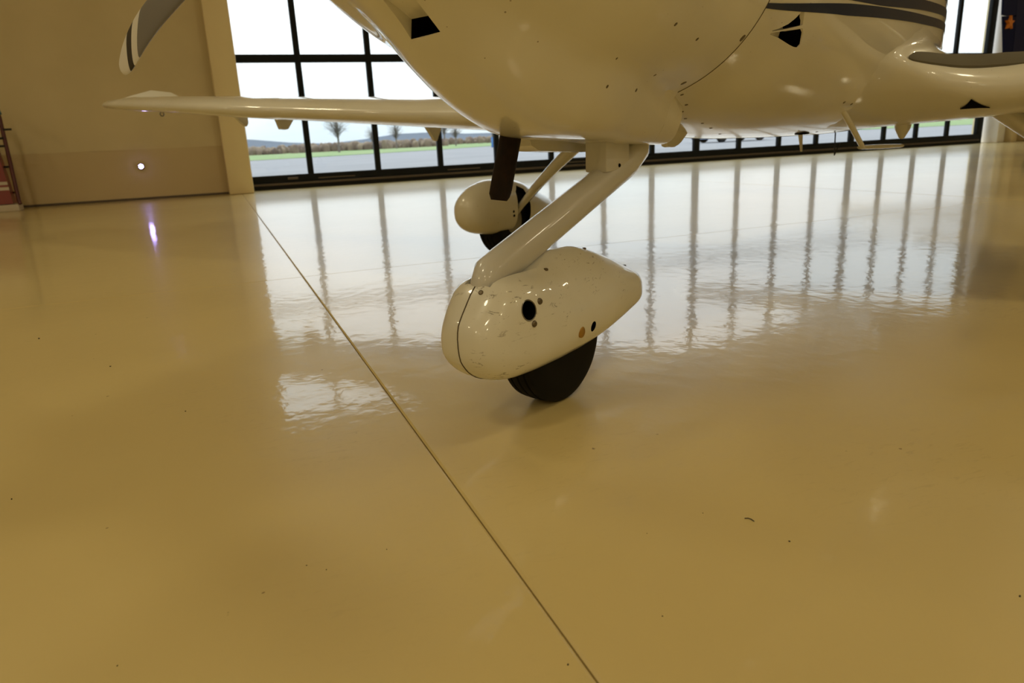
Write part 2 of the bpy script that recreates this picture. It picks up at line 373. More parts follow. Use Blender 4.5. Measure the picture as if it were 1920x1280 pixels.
# cowling
rings = []
sa = lin(-.56, -.40, 8) + lin(-.38, .50, 34)
rings = [section(a, cowl_low, 72) for a in sa]
cw = G().loft(rings, True, True).obj('cowling', WHITE, AP, True, 30)
# keel tail behind the firewall seam (lower cowling lip)
ks = []
for a in lin(.495, .64, 6):
    t = (a - .495) / .145
    wk = catmull(CHIN, a, 2) * 1.22 * (1 - .10 * t); ring = []
    for i in range(49):
        sp_ = -math.cos(math.pi * i / 48) * wk; zc, k_ = chin(a, sp_); zb_ = low(.499, sp_) + .012 * t
        h_ = max(0., 1 - abs(zb_ - zc) / (4 * k_)); ring.append((a, sp_, min(zb_, zc) - h_ * h_ * k_ * (1 - t)))
    ring += [(a, wk, .90), (a, -wk, .90)]
    ks.append(ring)
kt = G().loft(ks).obj('lower_cowling_lip', WHITE, AP, True, 50)
# chin air inlet and its ramp
def wedge(pts0, pts1): return G().loft([pts0, pts1])
# spinner and propeller
HUB = Vector((-.55, 0, 1.25))
G().lathe([(.17, 0), (.168, .05), (.155, .12), (.125, .2), (.075, .28), (.03, .315), (.0, .325)], axis=(-1, 0, 0), o=(-.50, 0, 1.25), n=36).obj('spinner', WHITE, AP)
def blade_mesh(ra, rb, n):
    rings = []
    for i in range(n + 1):
        q = ra + (rb - ra) * (i / n if rb < .97 else math.sin(i / n * math.pi / 2))
        if q < .35: ch = .08 + .06 * (q / .35)
        elif q < .78: ch = .14 + .015 * (q - .35) / .43
        else:
            u = (q - .78) / .202; ch = .155 * math.sqrt(max(1 - u**3.0, 0))
        ch = max(ch, .003)
        sweep = .042 * math.sin(q / .70 * math.pi / 2) if q < .7 else .042 * (1 - ((q - .7) / .28)**2)
        tw = math.radians(55 - 36 * q); th = .035 * (1 - .75 * q) + .004
        ring = []
        for k in range(24):
            p = 2 * math.pi * k / 24; c, t = math.cos(p), math.sin(p)
            y = sweep + c * ch / 2; x = t * min(th, ch * .3) / 2
            ring.append((x * math.cos(tw) + (y - sweep) * math.sin(tw), q + .05 * (c * ch / 2) / .06 * max(q - .8, 0) * 2, x * -math.sin(tw) + sweep + (y - sweep) * math.cos(tw)))
        rings.append(ring)
    return G().loft(rings)
for ang in (-19, 161):
    e = blade_mesh(.12, .845, 22).obj('propeller_blade', PROPG, AP, True, 50)
    e.location = HUB; e.rotation_euler = (math.radians(ang), 0, 0)
    for nm, ra, rb, mm, nn_ in (('tip_band', .845, .885, PROPW, 5), ('tip_band', .885, .918, PROPB, 5), ('blade_tip', .918, .982, PROPW, 16)):
        blade_mesh(ra, rb, nn_).obj(nm, mm, e, True, 50)
# fuselage behind the firewall
sa = lin(.5, 3.2, 54) + lin(3.4, 6.7, 17)
fus = G().loft([section(a, low, 48) for a in sa]).obj('fuselage', WHITE, AP, True, 35)
def skin(a, s, off=0.0):
    """point on the lower port/starboard skin of the body at height-field s"""
    e = 1e-3; f = cowl_low if a < .5 else low
    W = catmull(BODY, a, 1); s = max(min(s, W * .999), -W * .999)
    p = Vector((a, s, f(a, s)))
    da = Vector((2 * e, 0, f(a + e, s) - f(a - e, s))); ds = Vector((0, 2 * e, f(a, s + e) - f(a, s - e)))
    n = da.cross(ds); n.normalize()
    if n.z > 0: n = -n
    return p + n * off, n
def side(a, z, sg=-1, off=.0):
    W, zb, zm, zt = (catmull(BODY, a, i) for i in (1, 2, 3, 4)); n = body_n(a)
    if z <= zm: u = (1 - ((zm - z) / (zm - zb))**n)**(1 / n)
    else: u = (1 - ((z - zm) / (zt - zm))**2.3)**(1 / 2.3)
    return Vector((a, sg * (W * u + off), z))
# seam between cowling and fuselage
for sgn in (-1, 1):
    W = .472
    pts = [skin(.5, sgn * W * math.cos(t))[0] for t in lin(math.radians(3), math.radians(72), 30)]
    G().tube(pts, .0016, 6).obj('cowling_seam', SEAM, AP)
# paint stripes along the side
for sgn in (-1, 1):
    for c0, c1, c2, c3, a0, hw_ in ((1.022, 1.05, 1.098, 1.14, .50, .017), (1.072, 1.088, 1.152, 1.20, .78, .019), (1.15, 1.17, 1.215, 1.262, 1.0, .015)):
        tab = [(.5, c0), (1.0, c1), (2.0, c2), (3.0, c3), (6.4, 1.30)]
        A, B = [], []
        for a in lin(a0, 6.2, 70):
            h = hw_ * (.35 + .65 * min((a - a0) / .5, 1.)); z = catmull(tab, a, 1)
            A.append((side(a, z - h, sgn, -.004), side(a, z - h, sgn, .0016), side(a, z + h, sgn, .0016), side(a, z + h, sgn, -.004)))
        G().loft(A).obj('side_stripe', NAVY, AP, True, 30)
# cabin glass and tail (above and behind the frame)
def canopy(sgn, a0, a1, zb):
    r = []
    for a in lin(a0, a1, 10):
        zt = catmull(BODY, a, 4) - .14
        r.append([side(a, z, sgn, .004) for z in lin(zb, max(zt, zb + .02), 8)] + [side(a, z, sgn, -.01) for z in reversed(lin(zb, max(zt, zb + .02), 8))])
    return G().loft(r)
for sgn in (-1, 1):
    canopy(sgn, 1.55, 2.45, 1.42).obj('side_window', GLASSD, AP)
    canopy(sgn, 2.55, 3.35, 1.46).obj('side_window', GLASSD, AP)
def foil(n=22, t=.15, camber=.02):
    xs_ = [.5 * (1 - math.cos(math.pi * i / n)) for i in range(n + 1)]
    yt = lambda x: 5 * t * (.2969 * math.sqrt(x) - .126 * x - .3516 * x * x + .2843 * x**3 - .1036 * x**4)
    yc = lambda x: camber * 4 * x * (1 - x)
    up_ = [(x, yc(x) + yt(x)) for x in reversed(xs_)]; lo = [(x, yc(x) - yt(x)) for x in xs_[1:]]
    return up_ + lo
fin = []
for z, le, c in ((1.30, 5.45, 1.30), (1.9, 5.95, 1.0), (2.5, 6.45, .72), (2.66, 6.62, .55)):
    fin.append([(le + x * c, y * c, z) for x, y in foil(14, .10, 0)])
G().loft(fin).obj('vertical_fin', WHITE, AP)
for sgn in (-1, 1):
    r = []
    for s, le, c in ((.05, 5.95, .85), (1.0, 6.1, .72), (1.9, 6.25, .55)):
        r.append([(le + x * c, sgn * s, 1.14 + y * c) for x, y in foil(14, .10, 0)])
    G().loft(r).obj('tailplane', WHITE, AP)
# wings
WING = [(.70, 1.655, 1.385, .687, .172), (.95, 1.655, 1.37, .708, .172), (1.2, 1.67, 1.33, .729, .168), (2.0, 1.70, 1.235, .797, .150), (3.3, 1.74, 1.08, .909, .148), (3.34, 1.70, 1.12, .910, .145), (4.6, 1.77, .95, 1.021, .146), (5.4, 1.825, .84, 1.090, .14), (5.66, 1.865, .76, 1.115, .125), (5.81, 1.95, .62, 1.135, .105), (5.89, 2.06, .44, 1.152, .09), (5.915, 2.18, .26, 1.163, .07)]
def wing_pt(s, x, upper, off=0.):
    le, c, zb, t = (interp(WING, s, i) for i in (1, 2, 3, 4))
    yt = 5 * t * (.2969 * math.sqrt(x) - .126 * x - .3516 * x * x + .2843 * x**3 - .1036 * x**4); yc = .08 * x * (1 - x)
    mn = min(y for _, y in foil(22, t, .02))
    return Vector((le + x * c, s, zb + (yc + (yt if upper else -yt) - mn) * c + (off if upper else -off)))
wings = {}
for sgn in (1, -1):
    r = []
    for s, le, c, zb, t in [(.97,) + tuple(interp(WING, .97, i) for i in (1, 2, 3, 4))] + WING[2:]:
        fo = foil(22, t, .02); mn = min(y for _, y in fo)
        r.append([(le + x * c, sgn * s, zb + (y - mn) * c) for x, y in fo])
    wings[sgn] = G().loft(r).obj('wing', WHITE, AP, True, 50)
    # smooth fairing between fuselage and wing root
    prm = [(x, False) for x in (1., .9, .8, .62, .46, .33, .23, .15, .09, .05, .025, .01)] + [(0., True)] + [(x, True) for x in (.01, .025, .05, .09, .15, .23, .33, .46, .62, .8, .9, 1.)]
    rows = []
    def SP(a_, t_):
        W_, zb_, zm_ = (catmull(BODY, a_, i) for i in (1, 2, 3)); n_ = body_n(a_)
        return Vector((a_, W_ * math.sin(t_)**(2 / n_), zm_ - (zm_ - zb_) * math.cos(t_)**(2 / n_)))
    def fil(x, upr, t, off=0.):
        P0 = wing_pt(1.02, x, upr, off); P0b = wing_pt(1.12, x, upr, off); D0 = (P0 - P0b).normalized()
        a3 = P0.x - .27 * (1 - x)**4
        t3 = math.radians(64 + (24 if upr else -53) * min(x / .2, 1)**.6)
        P3 = SP(a3, t3); e1 = SP(a3, t3 + .01) - SP(a3, t3 - .01); e2 = SP(a3 + .01, t3) - SP(a3 - .01, t3); nn3 = e1.cross(e2).normalized()
        D3 = P0 - P3; D3 -= nn3 * D3.dot(nn3); D3.normalize(); Ln = (P0 - P3).length
        if nn3.y < 0: nn3 = -nn3
        C = [P0, P0 + D0 * Ln * .5, P3 + D3 * Ln * .5, P3 - nn3 * .003]
        return C[0] * (1 - t)**3 + C[1] * 3 * t * (1 - t)**2 + C[2] * 3 * t * t * (1 - t) + C[3] * t**3
    for x, upr in prm:
        rows.append([Vector((q.x, sgn * q.y, q.z)) for q in (fil(x, upr, t) for t in lin(0, 1, 14))])
    G().loft(rows, False, False, False).obj('wing_root_fairing', WHITE, AP, True, 60)
    # raised wing tip plate
    r = []
    for s in (5.76, 5.785):
        r.append([(2.02, sgn * s, 1.185), (2.2, sgn * s, 1.245), (2.42, sgn * (s + .03), 1.30), (2.62, sgn * (s + .03), 1.285), (2.74, sgn * s, 1.22), (2.6, sgn * s, 1.17), (2.2, sgn * s, 1.16)])
    G().loft(r).obj('wing_tip_plate', WHITE, AP, True, 30)
    # hinge fairings below the trailing edge
    for s, a0, a1, d, kind in ((4.5, 2.30, 2.54, .13, 0), (4.0, 2.36, 2.62, .135, 1), (2.5, 2.44, 2.78, .165, 0)):
        z = wing_pt(s, min((a0 - interp(WING, s, 1)) / interp(WING, s, 2), .9), False).z + .012
        if kind: pr = [(a0, z), (a0 + .05, z - d), (a0 + .10, z - d - .005), (a0 + .13, z - d), (a1, z + .01), (a1, z + .03), (a0, z + .03)]
        else: pr = [(a0, z), (a0 + .14, z - d * .95), (a0 + .16, z - d), (a0 + .18, z - d * .8), (a1 - .06, z + .01), (a1, z + .03), (a0, z + .03)]
        G().loft([[(p, sgn * (s - .014), q) for p, q in pr], [(p, sgn * (s + .014), q) for p, q in pr]]).obj('hinge_fairing', WHITE, wings[sgn], True, 30)
        G().tube([(a1 - .10, sgn * s, z + .01), (a1 - .05, sgn * s, z - .035), (a1 - .02, sgn * s, z + .02)], .008, 6).obj('hinge_bracket', BLACK, wings[sgn])
    # tie-down ring
    G().tube([(1.95 + .016 * math.sin(t), sgn * (4.9), wing_pt(4.9, .2, False).z - .012 - .016 * math.cos(t)) for t in lin(0, 2 * math.pi, 14)], .005, 6).obj('tie_down_ring', STEEL, wings[sgn])
    # grey erosion strip along the leading edge
    if sgn > 0: continue
    A = []
    for t in (.70, .695, .68, .66, .63, .59, .54, .48, .40, .3, .2, .1, 0.):
        e = 0. if t < .59 else 1 - math.sqrt(max(1 - ((t - .59) / .11)**2, 0))
        x1, x2 = .058 * (1 - t / .72) + .002 + .012 * e, .47 * (1 - t / .72)**1.3 + .05 - .012 * e
        q_ = lambda x_, o_: fil(x_, True, t, o_) + Vector((0, 0, o_ if t > 0 else 0))
        A.append([q_(x1, -.004), q_(x1, .0042)] + [q_(x1 + (x2 - x1) * f_, .0042) for f_ in (.06, .12, .2, .3, .4, .52, .64, .76, .88, 1)] + [q_(x2, -.004)])
    for s in lin(1.1, 3.2, 22):
        x1, x2 = .060, .52
        A.append([wing_pt(s, x1, True, -.003), wing_pt(s, x1, True, .0042)] + [wing_pt(s, x1 + (x2 - x1) * f_, True, .0042) for f_ in (.06, .12, .2, .3, .4, .52, .64, .76, .88, 1)] + [wing_pt(s, x2, True, -.003)])
    if sgn < 0: A = [[(p.x, -p.y, p.z) for p in q] for q in A]
    G().loft(A).obj('leading_edge_strip', WALK, wings[sgn], True, 30)
# exhaust pipe
ex = G()
ex.tube([(.03, .10, .84), (.02, .10, .72), (-.005, .115, .61), (-.011, .12, .578)], [.029, .029, .030, .030], 20, cap=False)
ep = [Vector(p) for p in ((-.011, .12, .578), (-.017, .122, .562), (-.019, .123, .549))]
ex.tube(ep, [.030, .0285, .022], 20)
ex.obj('exhaust_pipe', EXH, AP, True, 40)
# ---- nose gear
PIV = Vector((-.25, 0, .385))
sp = [Vector((-.262, 0, .345)), Vector((-.262, 0, .375)), Vector((-.252, 0, .392)), Vector((-.2, 0, .408)), Vector((.0, 0, .466)), Vector((.3, 0, .553)), Vector((.52, 0, .617)), Vector((.60, 0, .655)), Vector((.615, 0, .72))]
G().tube(sp, [.037, .038, .040, .041, .041, .041, .042, .042, .040], 28, flat=(1.0, 1.18)).obj('nose_strut', STRUTM, AP, True, 60)
tw = G().box(.315, .475, -.036, .036, .60, .74, .006).obj('strut_tower', STRUTM, AP, True, 30)
G().lathe([(.006, 0), (.005, .003)], axis=(0, -1, 0), o=(.40, -.036, .616), n=12).obj('rivet', DARK, tw)
# fairing over the nose wheel: b, z top, z bottom, half width
CAST = math.radians(-4.5)
FB = [(-.3775, .262, .24, .012), (-.374, .287, .212, .048), (-.362, .308, .19, .070), (-.342, .334, .167, .086), (-.315, .366, .149, .098), (-.285, .386, .138, .106), (-.24, .392, .132, .112), (-.16, .394, .130, .117), (-.08, .405, .130, .117), (0., .418, .131, .113), (.08, .416, .134, .106), (.18, .394, .142, .092), (.28, .359, .154, .073), (.38, .318, .169, .052), (.45, .288, .181, .036), (.475, .273, .189, .026), (.487, .255, .203, .012)]
def fair_nu(b): return interp([(-.38, 2.1), (-.33, 2.5), (-.27, 3.1), (-.2, 3.0), (-.12, 2.1), (-.03, 1.55), (.1, 1.5), (.25, 1.65), (.4, 2.0), (.5, 2.4)], b, 1)
def fair_pt(b, ph):
    zt, zb, w = (catmull(FB, b, i) for i in (1, 2, 3)); zm = zb + (zt - zb) * .42
    c, s_ = math.cos(ph), math.sin(ph)
    nu = fair_nu(b); nl = 2.7
    n = nu if s_ > 0 else nl
    x = w * math.copysign(abs(c)**(2 / n), c); z = zm + (zt - zm if s_ > 0 else zm - zb) * math.copysign(abs(s_)**(2 / n), s_)
    return (b, x, z)
bs = [-.3775, -.3755, -.372, -.366, -.358, -.348, -.336, -.322] + lin(-.305, .44, 40) + [.452, .464, .474, .482, .487]
NF = G().loft([[fair_pt(b, 2 * math.pi * k / 64) for k in range(64)] for b in bs]).obj('nose_wheel_fairing', FAIR, AP, True, 40)
cpos = Vector((-.25, 0, 0)) + .25 * Vector((math.cos(CAST), math.sin(CAST), 0))
NF.location = cpos; NF.rotation_euler = (0, 0, CAST)
# wheel opening, strut slot, axle holes
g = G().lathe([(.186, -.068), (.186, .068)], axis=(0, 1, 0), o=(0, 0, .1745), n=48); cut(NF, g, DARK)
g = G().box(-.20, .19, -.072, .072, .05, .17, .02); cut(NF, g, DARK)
g = G()
for p, w in ((-.31, .036), (-.27, .043), (-.1, .046), (.02, .044)): pass
sl = []
for b, zc in ((-.298, .405), (-.27, .40), (-.15, .425), (.03, .475)):
    sl.append([(b, y, zc - .045 if z < 0 else zc + .12) for y, z in ((-.040, -1), (.040, -1), (.040, 1), (-.040, 1))])
cut(NF, G().loft(sl), FAIR)
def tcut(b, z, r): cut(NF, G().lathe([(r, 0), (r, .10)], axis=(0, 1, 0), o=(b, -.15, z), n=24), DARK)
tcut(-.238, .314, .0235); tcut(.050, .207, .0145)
def near_w(b, z):
    zt, zb, w = (catmull(FB, b, i) for i in (1, 2, 3)); zm = zb + (zt - zb) * .42
    n = fair_nu(b) if z > zm else 2.7
    u = abs(z - zm) / ((zt - zm) if z > zm else (zm - zb)); return w * (1 - min(u, 1)**n)**(1 / n)
for b, z, r, mm in ((-.194, .327, .0085, SCREW), (-.226, .279, .0085, SCREW), (-.018, .208, .0155, BRASS)):
    y = near_w(b, z)
    s1 = G().lathe([(r, -.004), (r, .001), (r * .7, .0042)], axis=(0, -1, 0), o=(b, -y, z), n=18).obj('washer' if mm is BRASS else 'screw', mm, NF)
    G().lathe([(.0042, .001), (.0042, .0028), (.003, .0036)], axis=(0, -1, 0), o=(b, -y, z), n=10).obj('screw_head', LIGHTS, NF)
G().tube([(-.238 + .0245 * math.cos(t), -near_w(-.238 + .0245 * math.cos(t), .314 + .0245 * math.sin(t)) + .0005, .314 + .0245 * math.sin(t)) for t in lin(0, 2 * math.pi, 24)], .0018, 6).obj('hole_rim', STEEL, NF)
# centre seam over the nose of the fairing and two screws
pts = [fair_pt(b, math.pi / 2) for b in reversed([q for q in bs if q <= -.30])] + [fair_pt(b, -math.pi / 2) for b in bs if b <= -.24]
G().tube(pts, .0017, 6).obj('centre_seam', SEAM, NF)
for b, ph in ((-.315, 100), (.17, 93), (.40, 92), (-.25, -95), (-.09, 118)):
    p = Vector(fair_pt(b, math.radians(-ph - 180 if ph < 0 else 180 - (180 - ph)) if False else math.radians(ph)))
    p = Vector(fair_pt(b, math.radians(ph)))
    nrm = Vector((0, 0, 1)) if ph > 0 else Vector((0, 0, -1))
    if b < -.3: nrm = Vector((-.75, -.25, .5))
    G().lathe([(.0062, -.003), (.0062, .0012), (.004, .003)], axis=nrm, o=p, n=12).obj('screw', SCREW, NF)
def tyre(R, w, rimr):
    pr = []
    for i in range(25):
        t = math.pi * i / 24
        x = -math.cos(t); y = math.sin(t)**.55 if 0 < i < 24 else 0
        pr.append((rimr + (R - rimr) * y, x * w))
    ins = []
    for r, h in pr: ins.append((r, h))
    return ins
def groove(pr, R, spots):
    out = []
    for i, (r, h) in enumerate(pr):
        out.append((r, h))
    return out
def make_tyre(name, R, w, parent, loc, rz):
    pr = [( .075, -w), (R * .62, -w * 1.0), (R * .80, -w * 1.02), (R * .90, -w * .93), (R * .955, -w * .80)]
    crown = []
    for h in lin(-.74, .74, 24):
        r = R * (1 - .035 * abs(h)**2.4)
        if any(abs(h - q) < .05 for q in (-.43, .0, .43)): r -= .006
        crown.append((r, h * w))
    pr2 = [(r, -h) for r, h in reversed(pr)]
    o = G().lathe(pr + crown + pr2, axis=(0, 1, 0), o=(0, 0, 0), n=72).obj(name, RUBBER, parent, True, 50)
    o.location = loc; o.rotation_euler = (0, 0, rz); return o
nw = make_tyre('nose_tyre', .176, .056, AP, (cpos.x, cpos.y, .1745), CAST)
G().lathe([(.02, -.050), (.075, -.050), (.075, .050), (.02, .050)], axis=(0, 1, 0), n=28).obj('wheel_hub', STEEL, nw)
# ---- main gear, one leg each side
MB = [(1.70, .335, .30, .02), (1.705, .355, .27, .045), (1.73, .39, .225, .078), (1.78, .425, .185, .105), (1.86, .455, .158, .124), (1.97, .473, .145, .132), (2.1, .474, .142, .132), (2.25, .452, .146, .122), (2.4, .405, .158, .10), (2.55, .345, .176, .072), (2.68, .295, .198, .04), (2.73, .265, .218, .015)]
def main_pt(b, ph, sc):
    zt, zb, w = (catmull(MB, b, i) for i in (1, 2, 3)); zm = zb + (zt - zb) * .45; c, s_ = math.cos(ph), math.sin(ph); n = 2.15 if s_ > 0 else 2.7
    return (b, sc + w * math.copysign(abs(c)**(2 / n), c), zm + (zt - zm if s_ > 0 else zm - zb) * math.copysign(abs(s_)**(2 / n), s_))
for sgn in (1, -1):
    sc = 1.60 * sgn
    mf = G().loft([[main_pt(b, 2 * math.pi * k / 48, sc) for k in range(48)] for b in [1.70, 1.702, 1.707, 1.715, 1.728, 1.745] + lin(1.77, 2.66, 34) + [2.69, 2.715, 2.73]]).obj('main_wheel_fairing', WHITE, AP, True, 40)
    cut(mf, G().box(1.94, 2.34, sc - .09, sc + .09, .05, .40, .03), DARK)
    i0, i1 = sorted((sc - sgn * .20, sc - sgn * .02))
    cut(mf, G().loft([[(2.09, y, .05), (2.27, y, .05), (2.27, y, .30), (2.225, y, .40), (2.155, y, .425), (2.11, y, .39)] for y in (i0, i1)]), DARK)
    lg = G().tube([(2.15, sgn * .86, .815), (2.15, sgn * 1.0, .708), (2.15, sgn * 1.2, .553), (2.155, sgn * 1.36, .42), (2.165, sgn * 1.47, .315), (2.17, sgn * 1.53, .25)], [.075, .07, .058, .044, .032, .026], 20, flat=(1.0, .55)).obj('main_gear_leg', WHITE, AP, True, 60)
    G().tube([(2.20, sgn * 1.18, .55), (2.195, sgn * 1.34, .42), (2.19, sgn * 1.46, .31)], .005, 6).obj('brake_line', BLACK, lg)
    mt = make_tyre('main_tyre', .215, .075, AP, (2.14, sc, .2135), 0)
    G().lathe([(.02, -.077), (.085, -.077), (.085, .077), (.02, .077)], axis=(0, 1, 0), n=28).obj('wheel_hub', STEEL, mt)
    for b, z in ((2.055, .275), (2.06, .25)):
        G().lathe([(.008, -.003), (.008, .002)], axis=(0, -sgn, 0), o=(b, sc - sgn * (.1315), z), n=10).obj('screw', DARK, mf)
# ---- chin inlet (recess cut in the cowling) and side vents
def hull(pts):
    bm = bmesh.new()
    for p in pts: bm.verts.new(p)
    r = bmesh.ops.convex_hull(bm, input=bm.verts[:])
    bmesh.ops.delete(bm, geom=[v for v in bm.verts if not v.link_faces], context='VERTS')
    bm.verts.index_update(); g = G().add([v.co[:] for v in bm.verts], [tuple(v.index for v in f.verts) for f in bm.faces]); bm.free(); return g
U1, U2 = Vector((-.552, .004, .985)), Vector((-.54, -.058, .985))
BLc, BRc = Vector((-.452, .016, .911)), Vector((-.449, -.058, .917))
TLd, TRd = Vector((-.455, .008, .9475)), Vector((-.447, -.029, .950))
off_ = Vector((-.06, -.01, -.07))
cut(cw, hull([U1, U2, BLc, BRc, TLd, TRd, U1 + off_, U2 + off_, BLc + off_, BRc + off_]), WHITE)
sh = Vector((.13, .01, .03)); sm_ = Vector((-.001, 0, -.0005))
cut(cw, hull([BLc + sm_, BRc + sm_, TLd + sm_, TRd + sm_, BLc + sh, BRc + sh, TLd + sh, TRd + sh]), DARK)
def duct(poly, dep):
    o_ = [side(a_, z_, -1, .02) for a_, z_, k_ in poly]; i_ = [side(a_, z_, -1, -dep * k_ - .0015) for a_, z_, k_ in poly]
    return G().loft([o_, i_])
low_d = [(.612, .961, 0), (.66, .956, .25), (.701, .948, .5), (.74, .940, .8), (.765, .936, 1), (.785, .935, 1), (.79, .945, 1), (.765, .975, 1), (.752, .984, 1), (.70, .977, .5), (.65, .970, .2), (.612, .965, 0)]
up_d = [(.612, .969, 0), (.66, .976, .25), (.70, .983, .5), (.744, .992, 1), (.733, 1.008, 1), (.716, 1.032, 1), (.705, 1.022, .8), (.69, 1.005, .55), (.67, .99, .3), (.64, .978, .12), (.612, .971, 0)]
for d_ in (low_d, up_d):
    cut(fus, duct(d_, .05), WHITE)
    aft = [(a_, z_, k_) for a_, z_, k_ in d_ if k_ >= .5]
    cut(fus, G().loft([[side(a_ + .012 * (k_ >= 1), z_, -1, -.0035 if k_ >= 1 else -.028) for a_, z_, k_ in aft], [side(a_ + .05, z_, -1, -.14) for a_, z_, k_ in aft]]), DARK)  # aft part of each duct coloured near-black for its inner shade
# belly fittings
def on_belly(a, s): return skin(a, s)[0]
p = on_belly(2.0, -.2)
G().loft([[(p.x - .05, p.y, p.z + .01), (p.x, p.y - .008, p.z + .01), (p.x + .05, p.y, p.z + .01), (p.x, p.y + .008, p.z + .01)], [(p.x + .02, p.y, p.z - .075), (p.x + .04, p.y - .004, p.z - .075), (p.x + .065, p.y, p.z - .075), (p.x + .04, p.y + .004, p.z - .075)]]).obj('blade_antenna', WHITE, AP, True, 30)
st = on_belly(1.53, -.455)
step = G().tube([st + Vector((-.02, .01, .03)), (1.66, -.478, .685), (1.79, -.50, .608)], [.0125, .0115, .0105], 12).obj('boarding_step', WHITE, AP, True, 40)
G().tube([(1.785, -.497, .606), (1.95, -.55, .602), (2.12, -.608, .598)], [.014, .016, .013], 12, flat=(1.3, .6)).obj('step_pad', WHITE, step, True, 40)
q = wing_pt(.62, .30, False)
G().lathe([(.035, .0), (.03, .02), (.012, .055), (.004, .06)], axis=(0, 0, -1), o=(2.02, -.62, .69), n=18).obj('drain_cone', WHITE, AP)
G().tube([(2.84, -.2, .67), (2.86, -.2, .535), (2.95, -.21, .60)], .0035, 6).obj('wire_antenna', BLACK, AP)
p = on_belly(1.75, -.26); G().box(p.x - .04, p.x + .06, p.y - .02, p.y + .02, p.z - .006, p.z + .02, .003).obj('drain_outlet', DARK, AP)
# rear flap of the cooling outlet and its rivets
fp = [(.93, .745), (.976, .74), (1.14, .722), (1.153, .713), (1.06, .668), (1.033, .659), (.99, .651), (.959, .651), (.93, .656), (.915, .668)]
G().loft([[(p_, .02, q_) for p_, q_ in fp], [(p_, .045, q_) for p_, q_ in fp]]).obj('outlet_flap', WHITE, AP, True, 30)
fp = [(.11, .72), (.116, .700), (.123, .687), (.161, .672), (.30, .664), (.529, .655), (.60, .66), (.62, .72)]
G().loft([[(p_, .10, q_) for p_, q_ in fp], [(p_, .17, q_) for p_, q_ in fp]]).obj('lower_cowling_panel', WHITE, AP, True, 30)
for a, s in ((.54, -.177), (.645, -.152), (.701, -.117), (.791, -.095), (.906, -.114), (1.026, -.104), (1.217, -.075), (1.422, -.479), (1.508, -.491), (1.9, -.34), (1.86, -.30)):
    p, n = skin(a, s); G().lathe([(.006, -.003), (.0055, .0012)], axis=n, o=p, n=10).obj('rivet', SCREW, fus)
# screws on the cowling
def on_cowl(a, s): return skin(a, s)
for a, s, r in ((.048, -.347, .005), (.215, -.338, .005), (-.042, -.241, .005), (.221, -.224, .005), (-.013, -.203, .0045), (.154, -.202, .005), (.481, -.37, .0105), (.442, -.219, .009)):
    p, n = on_cowl(a, s); G().lathe([(r, -.003), (r, .0006), (r * .6, .0014)], axis=n, o=p, n=14).obj('screw', SCREW, cw)
# triangular wing root vent: near-black solid, the shade of its hollow painted on
best = []
for tgt in (Vector((1.72, .835, .712)), Vector((1.68, .882, .778)), Vector((1.72, .94, .722))):
    cand = [fil(x_, False, t_) for x_ in lin(.0, .2, 40) for t_ in lin(.0, .6, 30)]
    best.append(min(cand, key=lambda q: (q - tgt).length))
best = [Vector((q.x, -q.y, q.z)) for q in best]
mid = sum(best, Vector()) / 3
tri = []
for i in range(3):
    p_, q_ = best[i], best[(i + 1) % 3]
    tri += [p_, p_.lerp(q_, .33) + (mid - p_.lerp(q_, .33)) * .12, p_.lerp(q_, .67) + (mid - p_.lerp(q_, .67)) * .12]
G().loft([[q + Vector((-.006, 0, -.003)) for q in tri], [q + Vector((.10, 0, .02)) for q in tri]]).obj('wing_root_vent', DARK, AP, True, 30)
# ================================================================== red trolley at the left edge
p0 = Vector((-7.28, 11.03, 0))
tr = tag(empty('trolley', p0, PSI), 'tall red leaning trolley with dark tube rail and blue grip beside the cream wall', 'trolley')
tr.scale = (1, 1, 1.1)
G().loft([[(-.75, -.22, .10), (-.085, -.22, .10), (-.085, .02, .10), (-.75, .02, .10)], [(-.75, -.10, .60), (-.14, -.10, .60), (-.14, .06, .60), (-.75, .06, .60)], [(-.75, -.05, .84), (-.17, -.05, .84), (-.17, .08, .84), (-.75, .08, .84)]]).obj('body', RED, tr, True, 30)
G().loft([[(-.75, -.05, .84), (-.17, -.05, .84), (-.17, .08, .84), (-.75, .08, .84)], [(-.75, .0, 1.10), (-.21, .0, 1.10), (-.21, .10, 1.10), (-.75, .10, 1.10)]]).obj('upper_panel', OFFW, tr, True, 30)
G().tube([(0.0, -.20, .09), (-.015, -.18, .14), (-.035, -.08, .62), (-.06, .02, 1.22), (-.085, .04, 1.32), (-.18, .05, 1.36)], .028, 10).obj('rail', REDD, tr)
G().tube([(-.062, .03, 1.25), (-.085, .04, 1.34), (-.14, .05, 1.39), (-.35, .05, 1.40)], .04, 10).obj('grip', BLUE, tr)
for z, x0, x1 in ((.95, -.20, -.05), (.85, -.19, -.045), (.58, -.15, -.035), (.24, -.1, -.02), (1.06, -.05, .07)):
    G().tube([(x0, -.02, z), (x1, -.06, z)], .014, 8).obj('rung', BLACK, tr)
for z in (.30, .37):
    x = -.085 - .055 * (z - .10) / .5; y_ = -.22 + .12 * (z - .1) / .5; y2 = -.22 + .12 * (z + .02 - .1) / .5
    G().loft([[(-.75, y_ - .006, z - .02), (x + .004, y_ - .006, z - .02), (x + .004, y2 - .006, z + .02), (-.75, y2 - .006, z + .02)], [(-.75, y_ + .02, z - .02), (x - .01, y_ + .02, z - .02), (x - .01, y2 + .02, z + .02), (-.75, y2 + .02, z + .02)]]).obj('band', OFFW, tr, False)
G().box(-.75, -.02, -.24, .05, .0, .09, .01).obj('base', OFFW, tr)
